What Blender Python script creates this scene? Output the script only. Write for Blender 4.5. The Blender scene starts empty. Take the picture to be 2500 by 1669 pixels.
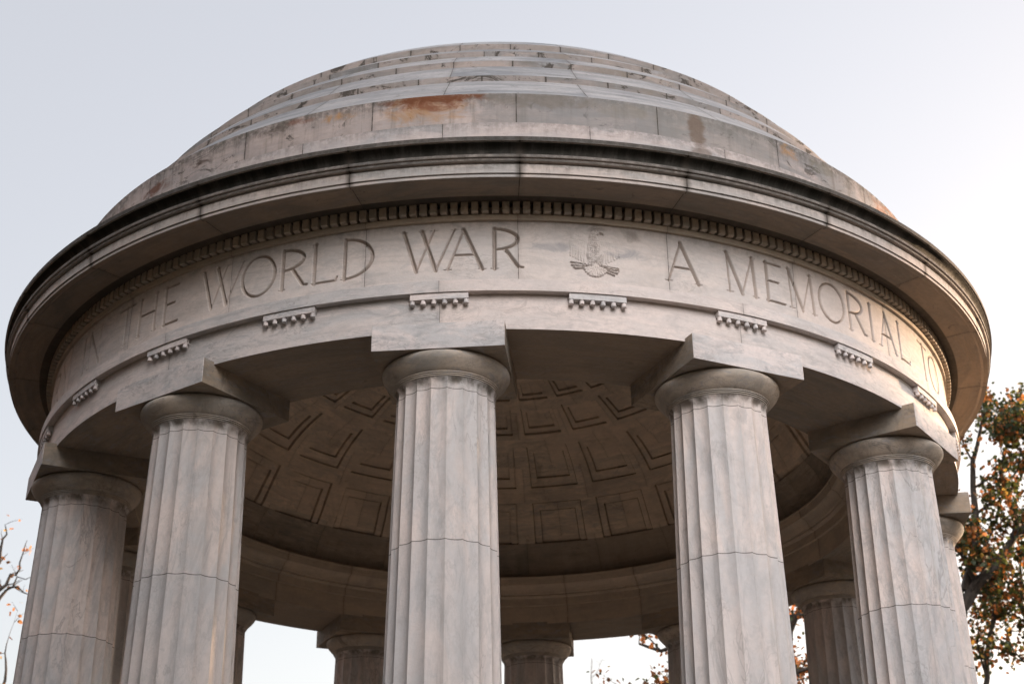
import bpy, math, random
import numpy as np
from mathutils import Vector, Matrix

scene = bpy.context.scene
R = math.radians
S = 6.0          # metres per unit of the measured model
Z0 = 1.6         # height of the camera above the ground
PHI0 = -5.675    # azimuth of the nearest column (degrees, 0 = towards the camera)

# ------------------------------------------------------------------ camera
CD, YAW, PITCH, ROLL, FPX = 3.1313, 0.0096, 0.4611, -0.0096, 3497.17
cy, sy, cp, sp = math.cos(YAW), math.sin(YAW), math.cos(PITCH), math.sin(PITCH)
F = Vector((sy*cp, cy*cp, sp)); R0 = Vector((cy, -sy, 0)); U0 = R0.cross(F)
R1 = math.cos(ROLL)*R0 + math.sin(ROLL)*U0
U1 = -math.sin(ROLL)*R0 + math.cos(ROLL)*U0
cam_d = bpy.data.cameras.new('camera'); cam = bpy.data.objects.new('camera', cam_d)
scene.collection.objects.link(cam); scene.camera = cam
CAM = Vector((0, -CD*S, Z0))
cam.matrix_world = Matrix(((R1.x, U1.x, -F.x, CAM.x), (R1.y, U1.y, -F.y, CAM.y), (R1.z, U1.z, -F.z, CAM.z), (0, 0, 0, 1)))
cam_d.sensor_width = 36; cam_d.lens = FPX/2500*36
cam_d.clip_start = 0.1; cam_d.clip_end = 5000
cam_d.dof.use_dof = True; cam_d.dof.focus_distance = 14.2; cam_d.dof.aperture_fstop = 1.7

# ------------------------------------------------------------------ light
SUN_EL, SUN_AZ = 4.6, 129.0      # azimuth in the same degrees as the building (0 = towards the camera, + = right)
sdir = Vector((math.sin(R(SUN_AZ))*math.cos(R(SUN_EL)), -math.cos(R(SUN_AZ))*math.cos(R(SUN_EL)), math.sin(R(SUN_EL))))
world = bpy.data.worlds.new('World'); scene.world = world; world.use_nodes = True
wn = world.node_tree.nodes; wl = world.node_tree.links
sky = wn.new('ShaderNodeTexSky'); sky.sky_type = 'NISHITA'; sky.sun_disc = False
sky.sun_elevation = R(SUN_EL); sky.sun_rotation = math.atan2(sdir.x, sdir.y)
sky.air_density = 1.0; sky.dust_density = 3.0; sky.ozone_density = 1.0; sky.altitude = 0
bg = wn['Background']; bg.inputs['Strength'].default_value = 0.14
hs = wn.new('ShaderNodeHueSaturation'); hs.inputs['Saturation'].default_value = .62      # thin high haze over the whole sky
wl.new(sky.outputs[0], hs.inputs['Color'])
tn = wn.new('ShaderNodeMix'); tn.data_type = 'RGBA'; tn.blend_type = 'MULTIPLY'; tn.inputs[0].default_value = 1.0
hz = wn.new('ShaderNodeMix'); hz.data_type = 'RGBA'; hz.inputs[0].default_value = .36; hz.inputs[7].default_value = (2.14, 2.16, 2.17, 1)   # veil of haze
wl.new(hs.outputs[0], hz.inputs[6])
tn.inputs[7].default_value = (1.0, .965, .99, 1); wl.new(hz.outputs[2], tn.inputs[6])
# bright cloud patch added to the sky behind the camera to light the front
CB_AZ, CB_EL, CB_K = 7.0, 32.0, 25.5
wtc = wn.new('ShaderNodeTexCoord'); dt = wn.new('ShaderNodeVectorMath'); dt.operation = 'DOT_PRODUCT'
dt.inputs[1].default_value = (math.sin(R(CB_AZ))*math.cos(R(CB_EL)), -math.cos(R(CB_AZ))*math.cos(R(CB_EL)), math.sin(R(CB_EL)))
wl.new(wtc.outputs['Generated'], dt.inputs[0])
cn = wn.new('ShaderNodeTexNoise'); cn.inputs['Scale'].default_value = 3.0; cn.inputs['Detail'].default_value = 6; wl.new(wtc.outputs['Generated'], cn.inputs['Vector'])
c1 = wn.new('ShaderNodeMath'); c1.operation = 'MULTIPLY_ADD'; c1.inputs[1].default_value = .12; wl.new(cn.outputs['Fac'], c1.inputs[0]); wl.new(dt.outputs['Value'], c1.inputs[2])
cm = wn.new('ShaderNodeMapRange'); cm.interpolation_type = 'SMOOTHSTEP'
cm.inputs[1].default_value = .98; cm.inputs[2].default_value = 1.05; wl.new(c1.outputs[0], cm.inputs[0])
cx = wn.new('ShaderNodeMix'); cx.data_type = 'RGBA'; wl.new(cm.outputs[0], cx.inputs[0]); wl.new(tn.outputs[2], cx.inputs[6])
cx.inputs[7].default_value = (CB_K, CB_K*.94, CB_K*.915, 1)
wl.new(cx.outputs[2], bg.inputs[0])
sun_d = bpy.data.lights.new('sun', 'SUN'); sun = bpy.data.objects.new('sun', sun_d)
scene.collection.objects.link(sun); sun_d.energy = 3.6; sun_d.angle = R(0.5); sun_d.color = (1.0, 0.68, 0.42)
sun.rotation_euler = sdir.to_track_quat('Z', 'Y').to_euler(); sun.location = (30, 20, 30)
scene.view_settings.view_transform = 'Standard'; scene.view_settings.look = 'None'
scene.view_settings.exposure = 1.90; scene.view_settings.gamma = 1.0

# ------------------------------------------------------------------ helpers
def cyl(r, deg, z):
    a = R(deg); return Vector((r*S*math.sin(a), -r*S*math.cos(a), z*S + Z0))

def px(x, y, dist):
    """world point seen at pixel (x, y) of a 2500 wide picture, dist metres away horizontally"""
    d = F*FPX + R1*(x-1250) - U1*(y-834.5)
    h = math.hypot(d.x, d.y)
    return CAM + d*(dist/h)

def finish(me, smooth=35):
    me.validate(); me.update()
    if smooth:
        me.polygons.foreach_set('use_smooth', [True]*len(me.polygons))
        me.set_sharp_from_angle(angle=R(smooth))

def obj(name, me, mat=None, parent=None, loc=None, rz=0):
    o = bpy.data.objects.new(name, me); scene.collection.objects.link(o)
    if mat and me: me.materials.append(mat)
    if parent: o.parent = parent
    if loc is not None: o.location = loc
    o.rotation_euler[2] = rz
    return o

def thing(name, label, cat, loc=(0, 0, 0), group=None):
    o = bpy.data.objects.new(name, None); scene.collection.objects.link(o); o.location = loc
    o.empty_display_size = .5
    o['label'] = label; o['category'] = cat
    if group: o['group'] = group
    return o

def mesh_from(name, V, Fc, UV=None, smooth=35):
    me = bpy.data.meshes.new(name); me.from_pydata([tuple(v) for v in V], [], Fc)
    if UV is not None:
        uvl = me.uv_layers.new(name='UVMap')
        li = np.empty(len(me.loops), dtype=np.int32); me.loops.foreach_get('vertex_index', li)
        uvl.data.foreach_set('uv', np.asarray(UV, dtype=np.float32)[li].ravel())
    finish(me, smooth)
    return me

def lathe(name, prof, n=288, split=True, a0=-180.0, a1=180.0, rad=None):
    """prof: list of (r,z) in model units; UV = (arc length at the drum radius, z) in metres"""
    V, Fc, UV = [], [], []
    rr = rad or 1.0122
    N = n+1
    ang = [a0 + (a1-a0)*i/n for i in range(N)]
    strips = [[prof[i], prof[i+1]] for i in range(len(prof)-1)] if split is True else split
    for st in strips:
        b = len(V)
        flat = abs(st[-1][0]-st[0][0]) > 2.5*abs(st[-1][1]-st[0][1])      # nearly level faces: measure across, not up
        for (r, z) in st:
            for a in ang:
                V.append(cyl(r, a, z)); UV.append((R(a)*rr*S, (r if flat else z)*S))
        for j in range(len(st)-1):
            for i in range(n):
                p = b + j*N + i
                Fc.append((p, p+1, p+1+N, p+N))
    return mesh_from(name, V, Fc, UV)

# ------------------------------------------------------------------ materials
def newmat(name):
    m = bpy.data.materials.new(name); m.use_nodes = True
    nt = m.node_tree; return m, nt, nt.nodes, nt.links, nt.nodes['Principled BSDF']

class G:
    """tiny node graph helper"""
    def __init__(s, nt): s.nt = nt; s.n = nt.nodes; s.l = nt.links
    def put(s, sock, v):
        if v is None: return
        if hasattr(v, 'is_linked') or isinstance(v, bpy.types.NodeSocket): s.l.new(v, sock)
        else: sock.default_value = v
    def math(s, op, a, b=None, c=None, clamp=False):
        n = s.n.new('ShaderNodeMath'); n.operation = op; n.use_clamp = clamp
        s.put(n.inputs[0], a); s.put(n.inputs[1], b); s.put(n.inputs[2], c); return n.outputs[0]
    def noise(s, vec, scale, detail=4, rough=.55, dist=0.0):
        n = s.n.new('ShaderNodeTexNoise'); s.put(n.inputs['Vector'], vec); n.inputs['Scale'].default_value = scale
        n.inputs['Detail'].default_value = detail; n.inputs['Roughness'].default_value = rough
        n.inputs['Distortion'].default_value = dist; return n.outputs['Fac']
    def ramp(s, fac, a, b, lo=0.0, hi=1.0):
        n = s.n.new('ShaderNodeMapRange'); n.interpolation_type = 'SMOOTHSTEP'
        s.put(n.inputs[0], fac); n.inputs[1].default_value = a; n.inputs[2].default_value = b
        n.inputs[3].default_value = lo; n.inputs[4].default_value = hi; return n.outputs[0]
    def mix(s, fac, a, b, blend='MIX'):
        n = s.n.new('ShaderNodeMix'); n.data_type = 'RGBA'; n.blend_type = blend; n.clamp_factor = True
        s.put(n.inputs[0], fac); s.put(n.inputs[6], a if not isinstance(a, tuple) else a+(1,)*(4-len(a)))
        s.put(n.inputs[7], b if not isinstance(b, tuple) else b+(1,)*(4-len(b))); return n.outputs[2]
    def mapping(s, vec, scale=(1, 1, 1), loc=(0, 0, 0), rot=(0, 0, 0)):
        n = s.n.new('ShaderNodeMapping'); s.put(n.inputs[0], vec)
        n.inputs[1].default_value = loc; n.inputs[2].default_value = rot; n.inputs[3].default_value = scale; return n.outputs[0]
    def sep(s, vec):
        n = s.n.new('ShaderNodeSeparateXYZ'); s.put(n.inputs[0], vec); return n.outputs
    def comb(s, x, y, z=0.0):
        n = s.n.new('ShaderNodeCombineXYZ'); s.put(n.inputs[0], x); s.put(n.inputs[1], y); s.put(n.inputs[2], z); return n.outputs[0]
    def white(s, vec):
        n = s.n.new('ShaderNodeTexWhiteNoise'); n.noise_dimensions = '3D'; s.put(n.inputs['Vector'], vec); return n.outputs['Value']

DEGM = R(1)*1.0122*S      # metres of UV per degree of azimuth

def marble(name, coord='UV', streak=(1, 3.2, 1), warm=(0.66, 0.59, 0.555), cool=(0.50, 0.505, 0.515), rot=(0, 0, .12),
           joints=None, rows=None, soot_shade=None, stains=(), vein=0.5, grime=0.25, dirt=(0.05, 0.043, 0.036), blocks=True,
           joint_w=.006, drips=0.0, speck=0.0, seed=0.0, mouldline=(), jdirt=.16, topdrip=None, groove=False, speckt=.60):
    m, nt, n, l, b = newmat(name); g = G(nt)
    tc = n.new('ShaderNodeTexCoord')
    if coord == 'UV': base = tc.outputs['UV']
    else:
        oi = n.new('ShaderNodeObjectInfo')
        v = n.new('ShaderNodeVectorMath'); v.operation = 'ADD'
        l.new(tc.outputs['Object'], v.inputs[0])
        l.new(g.comb(g.math('MULTIPLY', oi.outputs['Random'], 37.0), g.math('MULTIPLY', oi.outputs['Random'], 91.0), g.math('MULTIPLY', oi.outputs['Random'], 17.0)), v.inputs[1])
        base = v.outputs[0]
    x, y, z = g.sep(tc.outputs['UV'])[:3] if coord == 'UV' else g.sep(tc.outputs['Object'])[:3]
    vec = base
    jm = None
    if joints:                      # vertical joints every L metres, offset o
        L, o = joints
        t = g.math('DIVIDE', g.math('SUBTRACT', x, o), L)
        if rows:
            row = g.math('FLOOR', g.math('DIVIDE', g.math('SUBTRACT', y, rows[1]), rows[0]))
            t = g.math('ADD', t, g.math('MULTIPLY', g.math('MODULO', row, 2.0), 0.5))
        fl = g.math('FLOOR', t)
        fr = g.math('SUBTRACT', t, fl)
        d = g.math('MULTIPLY', g.math('MINIMUM', fr, g.math('SUBTRACT', 1.0, fr)), L)
        wob = g.math('MULTIPLY', g.noise(base, 9, 3), joint_w*1.6)
        jm = g.math('LESS_THAN', d, g.math('SUBTRACT', wob, joint_w*.15))
        jd = g.ramp(d, 0.0, .09, 1.0, 0.0)
        bid = fl if not rows else g.math('ADD', fl, g.math('MULTIPLY', row, 17.3))
        wv = g.white(g.comb(bid, 3.3+seed, 1.0)); wv2 = g.white(g.comb(bid, 8.1+seed, 2.0))
        vv = n.new('ShaderNodeVectorMath'); vv.operation = 'ADD'; l.new(vec, vv.inputs[0])
        l.new(g.comb(g.math('MULTIPLY', wv, 40.0), g.math('MULTIPLY', wv2, 40.0), 0.0), vv.inputs[1]); vec = vv.outputs[0]
    sm = g.mapping(vec, scale=streak, rot=rot, loc=(seed, seed*2, 0))
    cloud = g.noise(sm, 1.2, 8, .66, .7)
    col = g.mix(g.ramp(cloud, .38, .62), tuple(min(.78, q*1.04) for q in warm), tuple(q*.92 for q in cool))
    fine = g.noise(sm, 3.2, 9, .74, .9)
    col = g.mix(g.math('MULTIPLY', g.ramp(fine, .50, .66), vein*.85), col, (0.30, 0.31, 0.33))
    hair = g.math('ABSOLUTE', g.math('SUBTRACT', g.noise(g.mapping(sm, loc=(2, 13, 4)), 3.4, 6, .66, .8), .5))
    hm = g.math('MULTIPLY', g.ramp(hair, 0.0, .03, 1.0, 0.0), g.ramp(g.noise(g.mapping(sm, loc=(9, 1, 4)), 1.1, 3), .45, .62))
    col = g.mix(g.math('MULTIPLY', hm, vein*.55), col, (0.22, 0.225, 0.235))
    # thin veins: ridges of a distorted noise
    ridge = g.math('ABSOLUTE', g.math('SUBTRACT', g.noise(g.mapping(sm, loc=(7, 3, 1)), 1.25, 5, .62, 1.4), .5))
    vm = g.math('MULTIPLY', g.ramp(ridge, 0.0, .018, 1.0, 0.0), g.ramp(g.noise(sm, .7, 2), .47, .62))
    col = g.mix(g.math('MULTIPLY', vm, vein*.7), col, (0.13, 0.12, 0.12))
    smoke = g.noise(g.mapping(sm, scale=(.55, 1.6, .55), loc=(31, 7, 5)), 2.6, 7, .72, 1.0)      # smoky grey streaks
    col = g.mix(g.ramp(smoke, .46, .72, 0.0, .30+.45*vein), col, tuple(q*.55 for q in cool))
    if jm is not None and blocks:
        col = g.mix(g.math('MULTIPLY', wv, .45), col, tuple(q*.74 for q in cool))
        col = g.mix(g.math('MULTIPLY', wv2, .45), col, (warm[0]*1.10, warm[1]*1.04, warm[2]*1.0))
    # weathering: broad grime
    gr = g.ramp(g.noise(g.mapping(base, scale=(1, 1, 1), loc=(11+seed, 5, 3)), 1.6, 7, .68, .8), .50, .78)
    col = g.mix(g.math('MULTIPLY', gr, grime), col, (0.20, 0.165, 0.13))
    mot = g.noise(g.mapping(base, loc=(3, 9+seed, 3)), 16, 6, .7)
    col = g.mix(g.ramp(mot, .35, .75, 0.0, .30), col, tuple(q*.62 for q in warm))
    if drips:                       # dark runs down from the edge above
        dn = g.noise(g.mapping(base, scale=(9, .35, 1), loc=(seed, 0, 0)), 1.0, 5, .7)
        col = g.mix(g.math('MULTIPLY', g.ramp(dn, .5, .72), drips), col, (0.13, 0.115, 0.09))
    if topdrip:                     # dark runs starting under the edge above, each of its own length
        vt, ln, am = topdrip
        dn = g.noise(g.mapping(base, scale=(5.5, .12, 1), loc=(seed+4, 0, 0)), 1.0, 7, .75)
        fall = g.math('DIVIDE', g.math('SUBTRACT', vt, y), ln)
        mk = g.ramp(g.math('SUBTRACT', g.math('MULTIPLY', dn, 1.9), fall), .35, 1.0)
        br = g.ramp(g.noise(base, 14, 6, .7), .32, .6)
        col = g.mix(g.math('MULTIPLY', g.math('MULTIPLY', mk, br), am), col, (0.085, 0.078, 0.068))
    if groove:                      # brown tint in the cut letters
        ga = n.new('ShaderNodeAttribute'); ga.attribute_name = 'cut'
        col = g.mix(g.math('MULTIPLY', g.ramp(ga.outputs['Fac'], .12, .8), .42), col, (0.27, 0.20, 0.145))
    if speck:                       # black lichen patches with ragged edges
        sn = g.noise(g.mapping(base, scale=(1, 1.6, 1), loc=(seed+21, 4, 0)), 2.2, 8, .72, 1.6)
        col = g.mix(g.math('MULTIPLY', g.ramp(sn, speckt, speckt+.07), speck), col, (0.06, 0.052, 0.045))
    for (u0, v0, su, sv, c, amt, th) in stains:
        dx = g.math('DIVIDE', g.math('SUBTRACT', x, u0), su); dy = g.math('DIVIDE', g.math('SUBTRACT', y, v0), sv)
        d2 = g.math('ADD', g.math('MULTIPLY', dx, dx), g.math('MULTIPLY', dy, dy))
        nn = g.noise(g.mapping(base, scale=(1, 1.7, 1), loc=(u0*3.1, v0, 2), rot=(0, 0, .5)), 3.2, 7, .68, 1.3)
        mk = g.ramp(g.math('SUBTRACT', g.math('ADD', g.math('MULTIPLY', g.math('SUBTRACT', 1.0, d2), .55), g.math('MULTIPLY', nn, 1.5)), th-.18), .0, .42)
        col = g.mix(g.math('MULTIPLY', mk, amt), col, c)
    if soot_shade:                        # dark bands: black crust, and shade painted in (v0, v1, strength)
        for (v0, v1, amt) in soot_shade:
            k = g.math('MULTIPLY', g.ramp(y, v0-.006, v0+.008), g.ramp(y, v1-.008, v1+.006, 1.0, 0.0))
            sn = g.noise(g.mapping(base, scale=(7, 1.2, 1)), 1.0, 5, .7)
            k = g.math('MULTIPLY', k, g.ramp(sn, .35, .75, 1.0, .86))
            col = g.mix(g.math('MULTIPLY', k, amt), col, (0.016, 0.015, 0.012))
    for (v0, w) in mouldline:       # horizontal open joints
        dd = g.math('ABSOLUTE', g.math('SUBTRACT', y, v0))
        wob = g.math('MULTIPLY', g.noise(g.mapping(base, scale=(1, 0, 0)), 6, 3), w*2)
        col = g.mix(g.math('MULTIPLY', g.math('LESS_THAN', dd, wob), .85), col, dirt)
    if jm is not None:
        col = g.mix(g.math('MULTIPLY', g.math('MULTIPLY', jd, jd), jdirt), col, (0.06, 0.05, 0.042))
        col = g.mix(g.math('MULTIPLY', jm, .88), col, dirt)
    l.new(col, b.inputs['Base Color'])
    rg = g.ramp(mot, .3, .8, .66, .88); l.new(rg, b.inputs['Roughness'])
    b.inputs['Specular IOR Level'].default_value = .18
    bp = n.new('ShaderNodeBump'); bp.inputs['Strength'].default_value = .28; bp.inputs['Distance'].default_value = .012
    h = g.math('ADD', g.noise(base, 38, 6, .7), g.math('MULTIPLY', g.noise(base, 5, 4, .6), .8))
    if jm is not None: h = g.math('SUBTRACT', h, g.math('MULTIPLY', jm, 1.2))
    l.new(h, bp.inputs['Height']); l.new(bp.outputs[0], b.inputs['Normal'])
    return m

J15 = 15*DEGM; OFF_H = (PHI0+7.5)*DEGM; OFF_C = PHI0*DEGM
RUST = (0.17, 0.062, 0.030); OCHRE = (0.36, 0.20, 0.085); BLACK = (0.045, 0.04, 0.035); MOSS = (0.11, 0.10, 0.055)
M_frieze = marble('frieze_marble', groove=True, topdrip=(1.2860*S, .22, .30), warm=(.66,.59,.555), cool=(.60,.57,.56), joints=(J15, OFF_H), joint_w=.0035, vein=.55, grime=.20, streak=(1, 2.2, 1), seed=1.0,
    stains=((9.6*DEGM, 1.275*S, .14, .05, (.16, .13, .10), .35, 1.0), (13.2*DEGM, 1.268*S, .16, .10, (.2, .17, .15), .6, 1.1),
            (12.6*DEGM, 1.232*S, .35, .10, (.28, .28, .30), .7, 1.1), (5.2*DEGM, 1.235*S, .35, .08, (.28, .28, .30), .6, 1.1)))
M_arch = marble('architrave_marble', joints=(2*J15, OFF_C), joint_w=.003, vein=.85, grime=.16, streak=(.9, 2.8, 1), seed=2.0,
    warm=(0.67, 0.60, 0.575), cool=(0.585, 0.575, 0.58))
M_corn = marble('cornice_marble', topdrip=(1.3385*S, .16, .6), warm=(.54,.475,.44), cool=(.40,.395,.39), joints=(J15, OFF_H), joint_w=.010, vein=.45, grime=.35, streak=(1, 4, 1), seed=3.0,
    soot_shade=((1.3515*S, 1.3752*S, 1.0), (1.3405*S, 1.3515*S, .55), (1.3136*S, 1.3150*S, .5), (1.3375*S, 1.3413*S, .95), (1.3750*S, 1.390*S, .80), (1.3193*S, 1.3205*S, .9)), drips=.35, jdirt=.75)  # crust on cyma and lip; bands in the grooves paint their shade
M_soff = marble('cornice_soffit_marble', joints=(J15, OFF_H), joint_w=.006, vein=.3, grime=.55, seed=4.0, warm=(0.34, 0.265, 0.20), cool=(0.22, 0.20, 0.175), speck=.5, soot_shade=((1.00*S, 1.045*S, .75),))  # dark band beside the dentils puts the shade there into the colour
M_dent = marble('dentil_marble', coord='Object', vein=.4, grime=.75, seed=5.0, warm=(0.50, 0.42, 0.34), cool=(0.42, 0.38, 0.33))
DL = 1.492*S
M_drum = marble('drum_marble', speckt=.575, topdrip=(1.5600*S, .42, .85), joints=(J15, OFF_H), joint_w=.009, vein=.9, grime=.60, seed=6.0, drips=.50, speck=.8,
    warm=(0.47, 0.40, 0.375), cool=(0.25, 0.252, 0.26),
    stains=((-7.4*DEGM, 1.535*S, .62, .30, OCHRE, .55, 1.1), (-7.2*DEGM, 1.542*S, .62, .22, RUST, .95, 1.2), (-5.6*DEGM, 1.552*S, .95, .10, (.13, .045, .018), .95, 1.1), (-9.4*DEGM, 1.523*S, .40, .15, OCHRE, .55, 1.25),
            (-17.2*DEGM, 1.54*S, .42, .11, OCHRE, .85, 1.2), (-21.5*DEGM, 1.548*S, .35, .07, RUST, .6, 1.2), (-25*DEGM, 1.545*S, .5, .10, (.07, .055, .045), .75, 1.2),
            (-34*DEGM, 1.53*S, .40, .16, (.06, .04, .03), .95, 1.3), (-42*DEGM, 1.52*S, .5, .16, (.12, .05, .03), .9, 1.25), (-50*DEGM, 1.52*S, .6, .2, (.15, .06, .03), .6, 1.2),
            (9*DEGM, 1.53*S, 1.1, .42, (.19, .19, .19), .6, .7), (24*DEGM, 1.53*S, .9, .42, (.20, .195, .185), .5, .8), (4.2*DEGM, 1.545*S, .9, .12, (.15, .13, .11), .6, 1.0), (13.5*DEGM, 1.54*S, .5, .16, (.2, .18, .15), .5, 1.1),
            (21.3*DEGM, 1.52*S, .13, .30, (.13, .09, .065), .75, .9), (33.5*DEGM, 1.54*S, .22, .16, OCHRE, .75, 1.2), (38.5*DEGM, 1.54*S, .3, .14, MOSS, .4, 1.1),
            (53*DEGM, 1.54*S, .7, .2, (.28, .10, .04), .6, 1.15)))
M_drumlow = marble('drum_course_marble', topdrip=(1.4920*S, .30, .45), joints=(J15, OFF_C), joint_w=.006, vein=.4, grime=.28, seed=7.0, speck=.35, warm=(.50,.44,.425), cool=(.40,.40,.41),
    stains=((21.5*DEGM, 1.46*S, .13, .35, (.13, .09, .065), .6, .9),))
M_step = marble('dome_step_marble', speckt=.545, joints=(J15*.5, OFF_H), rows=(.36, 0.1), joint_w=.015, vein=1.0, grime=.85, seed=8.0, speck=.95, drips=.25,
    warm=(0.34, 0.295, 0.275), cool=(0.20, 0.20, 0.20))
M_tread = marble('dome_slope_marble', speckt=.57, joints=(J15, OFF_C), joint_w=.007, vein=1.0, grime=.18, seed=9.0, streak=(.6, 3.5, 1), warm=(0.35, 0.345, 0.35), cool=(0.18, 0.195, 0.215), speck=.35)
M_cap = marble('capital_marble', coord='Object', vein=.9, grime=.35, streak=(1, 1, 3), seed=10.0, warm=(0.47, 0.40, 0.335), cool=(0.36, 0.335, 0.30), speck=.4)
M_abac = marble('abacus_marble', coord='Object', vein=.75, grime=.12, streak=(1.2, 1.2, 3), seed=11.0, warm=(0.68, 0.61, 0.59), cool=(0.58, 0.575, 0.585))
M_ceil = marble('ceiling_marble', joints=(J15*.75, OFF_C*.75), rows=(.62, .1), joint_w=.0028, vein=.9, grime=.55, seed=12.0, streak=(.9, 3.5, 1), warm=(0.68, 0.56, 0.44), cool=(0.50, 0.43, 0.36), jdirt=.1, soot_shade=((-.05, .64, .5),), speck=.25)  # darker band low round the springing
M_inner = marble('inner_cornice_marble', joints=(J15, OFF_H), joint_w=.005, vein=.4, grime=.40, seed=13.0, warm=(0.52, 0.43, 0.34), cool=(0.40, 0.36, 0.31))

def shaft_mat():
    m = marble('column_marble', coord='Object', vein=.62, grime=.14, streak=(1.7, 1.7, .62), rot=(.55, .50, .2), seed=14.0,
               warm=(0.67, 0.59, 0.56), cool=(0.565, 0.565, 0.58))
    nt = m.node_tree; g = G(nt); b = nt.nodes['Principled BSDF']
    old = b.inputs['Base Color'].links[0].from_socket
    tc = nt.nodes.new('ShaderNodeTexCoord'); o = g.sep(tc.outputs['Object']); z = o[2]
    # bed joints of the drums, and a slightly different stone for each drum
    col = old
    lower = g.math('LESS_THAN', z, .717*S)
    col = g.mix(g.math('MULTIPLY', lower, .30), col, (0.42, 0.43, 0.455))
    oi = nt.nodes.new('ShaderNodeObjectInfo')
    col = g.mix(g.math('MULTIPLY', oi.outputs['Random'], .20), col, (0.50, 0.44, 0.40))
    run = g.noise(g.mapping(tc.outputs['Object'], scale=(7, 7, .35)), 1.0, 7, .72)            # rain runs down the flutes
    col = g.mix(g.ramp(run, .54, .72, 0.0, .42), col, (0.27, 0.245, 0.22))
    for zz, w in ((.717*S, .0045), (.9765*S, .004), (.40*S, .0045), (.10*S, .0045)):
        d = g.math('ABSOLUTE', g.math('SUBTRACT', z, zz))
        w_ = g.math('ADD', w*.6, g.math('MULTIPLY', g.noise(tc.outputs['Object'], 14, 3), w))
        col = g.mix(g.math('MULTIPLY', g.math('LESS_THAN', d, w_), .8), col, (0.09, 0.08, 0.07))
    # soot clinging to the neck under the capital
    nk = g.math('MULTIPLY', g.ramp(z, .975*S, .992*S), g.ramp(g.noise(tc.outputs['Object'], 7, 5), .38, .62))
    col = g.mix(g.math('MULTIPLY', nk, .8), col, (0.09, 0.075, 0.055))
    nt.links.new(col, b.inputs['Base Color'])
    return m
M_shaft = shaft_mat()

# ------------------------------------------------------------------ ground
def ground():
    m, nt, n, l, b = newmat('leaf_strewn_grass'); g = G(nt)
    tc = n.new('ShaderNodeTexCoord').outputs['Object']
    a = g.noise(tc, .15, 6, .6); c = g.noise(tc, 3.5, 8, .7)
    col = g.mix(g.ramp(c, .40, .6), (0.022, 0.026, 0.012), (0.075, 0.040, 0.017))
    col = g.mix(g.ramp(a, .4, .65), col, (0.05, 0.036, 0.02))
    l.new(col, b.inputs['Base Color']); b.inputs['Roughness'].default_value = .9
    V = [(-1500, -1500, 0), (1500, -1500, 0), (1500, 1500, 0), (-1500, 1500, 0)]
    o = obj('ground', mesh_from('ground', V, [(0, 1, 2, 3)], smooth=0), m); o['kind'] = 'structure'
    m2, nt, n, l, b = newmat('flagstone_paving'); g = G(nt)
    tc = n.new('ShaderNodeTexCoord').outputs['Object']
    br = n.new('ShaderNodeTexBrick'); l.new(tc, br.inputs['Vector']); br.inputs['Scale'].default_value = 1.2
    br.inputs['Color1'].default_value = (.10, .08, .06, 1); br.inputs['Color2'].default_value = (.08, .065, .05, 1); br.inputs['Mortar'].default_value = (.1, .09, .08, 1)
    br.inputs['Mortar Size'].default_value = .01
    l.new(br.outputs[0], b.inputs['Base Color']); b.inputs['Roughness'].default_value = .8
    V, Fc = [], []
    N = 96
    for r in (5.0, 11.0):
        for i in range(N): V.append((r*math.cos(2*math.pi*i/N), r*math.sin(2*math.pi*i/N), .012))
    for i in range(N): Fc.append((i, (i+1) % N, N+(i+1) % N, N+i)[::-1])
    o = obj('path', mesh_from('path', V, Fc, smooth=0), m2); o['kind'] = 'structure'
    V = [(-2, -60, .008), (2, -60, .008), (2, -10.9, .008), (-2, -10.9, .008)]
    o = obj('path', mesh_from('path', V, [(0, 1, 2, 3)], smooth=0), m2); o['kind'] = 'structure'
ground()

# ------------------------------------------------------------------ the rotunda
rot = thing('memorial_rotunda', 'round open marble temple with twelve fluted columns, carved lettering and a stepped dome', 'memorial')

# platform: three steps and the floor
zf = (1.22-Z0)/S
prof = [(1.26, (0.002-Z0)/S), (1.26, (.3-Z0)/S), (1.20, (.3-Z0)/S), (1.20, (.6-Z0)/S), (1.14, (.6-Z0)/S), (1.14, zf), (0.0005, zf)]
M_floor = marble('floor_marble', vein=.4, grime=.5, seed=15.0, warm=(0.50, 0.41, 0.32), cool=(.40, .35, .30))
obj('platform', lathe('platform', prof), M_floor, rot)

# dome with four stepped rings
obj('dome', lathe('dome', [(.785, 1.844), (.765, 1.862), (.74, 1.885), (.70, 1.915), (.64, 1.952), (.55, 1.998), (.42, 2.045), (.28, 2.078), (.12, 2.094), (.0005, 2.097)],
    split=[[(.785, 1.844), (.765, 1.862), (.74, 1.885), (.70, 1.915), (.64, 1.952), (.55, 1.998), (.42, 2.045), (.28, 2.078), (.12, 2.094), (.0005, 2.097)]]), M_tread, rot)
for prev, (r, z0, z1) in zip(((1.0057, 1.5592), (.925, 1.660), (.877, 1.7312), (.83, 1.7905)),
                             ((.925, 1.6465, 1.660), (.877, 1.717, 1.7312), (.83, 1.7775, 1.7905), (.785, 1.8299, 1.844))):
    nm = 'dome_step'
    o = obj(nm, lathe(nm, [(r, z0), (r, z1)]), M_step, rot)
    obj('dome_slope', lathe('dome_slope', [prev, (r, z0)]), M_tread, o)
obj('drum', lathe('drum', [(1.0057, 1.492), (1.0057, 1.5592)]), M_drum, rot)
obj('drum_course', lathe('drum_course', [(1.125, 1.3838), (1.05, 1.400), (1.012, 1.402), (1.012, 1.4915), (1.0057, 1.492)]), M_drumlow, rot)

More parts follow.
